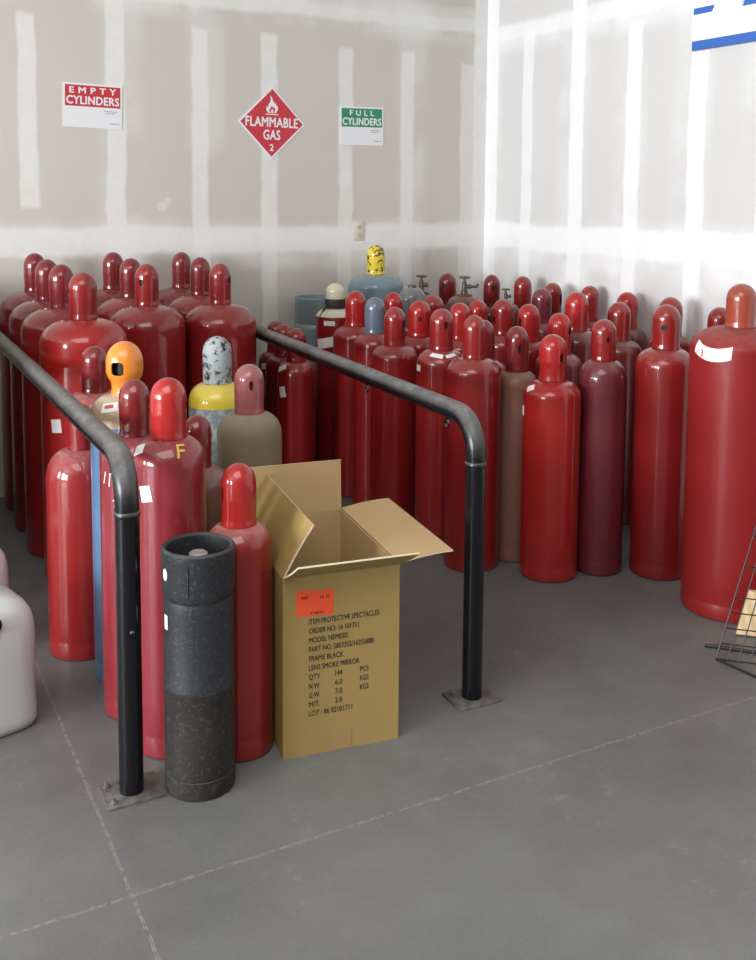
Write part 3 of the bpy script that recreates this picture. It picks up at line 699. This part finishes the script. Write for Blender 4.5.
def placard():
    t = thing('hazard_sign', 'red diamond placard with flame reading FLAMMABLE GAS 2 on the back wall', 'sign')
    m = wall_mtx(2.038, 1.840, -math.radians(1.0)); d = .191
    link('panel', prism('panel', [(0, -d), (d, 0), (0, d), (-d, 0)], .003, m), M['signwhite'], t)
    e = d * .93
    link('colour_field', prism('colour_field', [(0, -e), (e, 0), (0, e), (-e, 0)], .0034, m), M['signred'], t)
    for w_ in (('FLAMMABLE', 0, -.020, .050, .296, .030, 1.06, 'c'), ('GAS', 0, -.087, .050, .094, .030, 1.06, 'c'), ('2', 0, -.146, .034, None, .034, 1.0, 'c')):
        link('lettering', text_mesh([w_], m, .0038), M['signwhite'], t)
    fl = [(-.022, .052), (-.034, .066), (-.031, .088), (-.024, .080), (-.020, .098), (-.011, .108), (-.008, .126), (-.013, .146), (.001, .128), (.005, .110), (.012, .116), (.011, .100), (.021, .106), (.023, .090), (.030, .092), (.033, .072), (.022, .052)]
    f = link('flame_emblem', prism('flame_emblem', fl, .0038, m), M['signwhite'], t)
    fi = [(-.013, .054), (-.016, .068), (-.008, .080), (-.001, .092), (.003, .080), (.012, .084), (.016, .068), (.012, .054)]
    link('flame_core', prism('flame_core', fi, .0042, m), M['signred'], f)
    fi = [(-.006, .054), (-.008, .062), (0, .074), (.007, .064), (.006, .054)]
    link('flame_tip', prism('flame_tip', fi, .0045, m), M['signwhite'], f)
    link('base_line', prism('base_line', [(-.036, .042), (.036, .042), (.036, .047), (-.036, .047)], .0038, m), M['signwhite'], t)
placard()

# outlet on the back wall
def outlet():
    t = thing('wall_outlet', 'ivory power outlet on the white joint band of the back wall', 'outlet'); m = wall_mtx(2.556, 1.263)
    link('cover_plate', box('cover_plate', (-.034, -.055, 0), (.034, .055, .005), .0015, m), M['outlet'], t)
    for v in (-.021, .021):
        bm = bmesh.new(); bm_lathe(bm, [(.0165, 0), (.0165, .0065), (.015, .0075)], 20)
        for q in bm.verts: q.co = m @ Vector((q.co.x, q.co.y * .85 + v, q.co.z))
        s = link('socket', finish(bm, 'socket'), M['outlet'], t)
        bm = bmesh.new()
        for u in (-.006, .006): bm_box(bm, (u - .001, v - .002, .0070), (u + .001, v + .007, .0079), m)
        bm_box(bm, (-.002, v - .010, .0070), (.002, v - .006, .0079), m)
        link('slot', finish(bm, 'slot'), M['ink'], s)
outlet()

# ------------------------------------------------------------------ banner on the right wall
def banner():
    t = thing('wall_banner', 'white banner with blue stripes high on the right wall', 'banner')
    m = Matrix(((0, 0, -1, XR), (-1, 0, 0, 3.405), (0, 1, 0, 2.118), (0, 0, 0, 1)))   # u runs towards the camera along the wall
    link('panel', box('panel', (0, 0, 0), (1.9, .62, .012), .001, m), M['bannerwhite'], t)
    st = [(0, .0), (1.9, .0), (1.9, .041), (0, .041)]
    link('stripe', prism('stripe', st, .0125, m), M['bannerblue'], t)
    link('stripe', prism('stripe', [(.004, .156), (.112, .156), (.126, .184), (.004, .184)], .0125, m), M['bannerblue'], t)
    o = link('lettering', prism('lettering', [(.283, .153), (.52, .153), (.47, .50), (.40, .50)], .0125, m), M['bannerblue'], t)
    link('letter_edge', prism('letter_edge', [(.270, .153), (.283, .153), (.400, .50), (.387, .50)], .0125, m), M['bannerpale'], o)
banner()

# ------------------------------------------------------------------ white jugs at the left edge
def jug(x, y, rot, label):
    t = thing('plastic_jug', label, 'jug', (x, y, 0), rot, 'white plastic jugs by the left rail')
    W, D = .136, .128
    secs = [(.86, 0), (.95, .004), (1.0, .02), (1.0, .04), (.985, .16), (1.0, .20), (1.0, .265), (.985, .295), (.94, .322), (.84, .345), (.66, .362), (.42, .372), (.30, .376)]
    bm = bmesh.new(); rings = []; n = 48
    for s, z in secs:
        ring = []
        for i in range(n):
            a = 2 * PI * i / n; p = 2 / 5.0; c, q = math.cos(a), math.sin(a)
            ring.append(bm.verts.new((W * s * math.copysign(abs(c) ** p, c), D * s * math.copysign(abs(q) ** p, q), z)))
        rings.append(ring)
    for A, B in zip(rings, rings[1:]):
        for i in range(n): bm.faces.new((A[i], A[(i + 1) % n], B[(i + 1) % n], B[i]))
    bm.faces.new(rings[0]); bm.faces.new(rings[-1])
    link('body', finish(bm, 'body', 50), M['jug'], t)
    link('screw_cap', lathe('screw_cap', [(.030, .374), (.030, .398), (.027, .402), (0, .402)], 24, offset=(-.05, 0, 0)), M['blackplastic'], t)
    link('handle', tube('handle', [(-.03, 0, .372), (-.01, 0, .412), (.045, 0, .412), (.07, 0, .365)], .011, 12), M['jug'], t)
    bm = bmesh.new(); bm_lathe(bm, [(.022, 0), (.022, .02), (.016, .024)], 20)
    for v in bm.verts: v.co = Vector((v.co.x + .0, -D - v.co.z + .010, v.co.y + .325))
    link('tap', finish(bm, 'tap'), M['blackplastic'], t)
    return t
jug(.284, 2.885, math.radians(14), 'white plastic jug on the floor beside the left rail, nearer the camera')
jug(.276, 3.36, math.radians(20), 'white plastic jug farther back on the floor, mostly out of view')

# ------------------------------------------------------------------ wire rack and board at the right edge
def wire_rack():
    o = Vector((2.416, 2.226, 0)); e = Vector((.72, -.69, 0)).normalized(); w = Vector((.38, .0, 1.0))
    t = thing('wire_rack', 'black wire rack leaning by the widest red cylinder', 'rack', o)
    bm = bmesh.new(); dx, dz, nx, nz = .0335, .0475, 9, 11
    bm_tube(bm, [(0, 0, .004), tuple(w * dz * nz)], .0026, 8)
    for i in range(1, nx): bm_tube(bm, [tuple(e * dx * i + Vector((0, 0, .004))), tuple(e * dx * i + w * dz * nz)], .0019, 6)
    for j in (0, 1, 2, 3, 4, 6, 8, 10, 11):
        bm_tube(bm, [tuple(w * dz * j + Vector((0, 0, .004))), tuple(e * dx * (nx - 1) + w * dz * j + Vector((0, 0, .004)))], .0022, 6)
    link('grid_panel', finish(bm, 'grid_panel'), M['wire'], t)
    link('foot', tube('foot', [(.038, .084, .006), (.12, .0, .006), (.26, -.15, .006)], .0055, 10), M['wire'], t)
    link('foot', tube('foot', [(0, 0, .004), (.018, -.145, .004), (.04, -.30, .004)], .004, 10), M['wire'], t)
    return o, e, w
o, e, w = wire_rack()
bm = bmesh.new()
n = e.cross(w).normalized()
b0 = e * .095 + Vector((.125, .165, .0)) + w * .006
A = [b0 + o, b0 + o + e * .30, b0 + o + e * .30 + w * .14, b0 + o + w * .14]
lo = [bm.verts.new(p) for p in A]; hi = [bm.verts.new(p + Vector((.011, .011, 0))) for p in A]
bm.faces.new(lo); bm.faces.new(hi)
for i in range(4): bm.faces.new((lo[i], lo[(i + 1) % 4], hi[(i + 1) % 4], hi[i]))
ob = link('wooden_board', finish(bm, 'wooden_board', 20), M['wood'])
ob['label'] = 'pale wooden board leaning behind the black wire rack'; ob['category'] = 'board'

# ------------------------------------------------------------------ light: daylight through the two door openings, added ceiling fill, sky
def area(name, loc, rot, sx, sy, power, col):
    l = bpy.data.lights.new(name, 'AREA'); l.shape = 'RECTANGLE'; l.size = sx; l.size_y = sy; l.energy = power; l.color = col
    o = bpy.data.objects.new(name, l); C.objects.link(o); o.location = loc; o.rotation_euler = rot; return o
area('daylight_window', (XL - .02, -.55, 1.8), (0, -PI / 2, 0), 2.0, 1.3, 430, (.95, .98, 1))
area('daylight_window', (XL - .02, 1.1, 1.8), (0, -PI / 2, 0), 2.0, 1.3, 430, (.95, .98, 1))
area('daylight_window', (XL - .02, 3.4, 1.8), (0, -PI / 2, 0), 2.0, 1.0, 170, (.95, .98, 1))
area('ceiling_fill', (-.6, .2, ZC - .05), (0, 0, 0), 3.0, 3.0, 120, (1, .97, .93))  # soft fill lamp added below the unseen ceiling
wd = bpy.data.worlds.new('sky'); bpy.context.scene.world = wd; wd.use_nodes = True
wd.node_tree.nodes['Background'].inputs[0].default_value = (.75, .85, 1, 1); wd.node_tree.nodes['Background'].inputs[1].default_value = .8

# ------------------------------------------------------------------ camera
f, pitch, yaw, roll, cy = 1009.9, .09604, .48851, .00782, 289.3
fw = Vector((math.sin(yaw) * math.cos(pitch), math.cos(yaw) * math.cos(pitch), -math.sin(pitch)))
r = Vector((math.cos(yaw), -math.sin(yaw), 0)); u = r.cross(fw)
r2 = r * math.cos(roll) + u * math.sin(roll); u2 = -r * math.sin(roll) + u * math.cos(roll)
cd = bpy.data.cameras.new('camera'); cam = bpy.data.objects.new('camera', cd); C.objects.link(cam)
cam.matrix_world = Matrix(((r2.x, u2.x, -fw.x, 0), (r2.y, u2.y, -fw.y, 0), (r2.z, u2.z, -fw.z, 1.48), (0, 0, 0, 1)))
cd.sensor_fit = 'VERTICAL'; cd.sensor_height = 36; cd.lens = f * 36 / 960; cd.shift_y = -(480 - cy) / 960; cd.clip_start = .05
bpy.context.scene.camera = cam
vs = bpy.context.scene.view_settings
vs.view_transform = 'Standard'; vs.look = 'None'; vs.gamma = 1; vs.use_curve_mapping = False; vs.exposure = 0.07
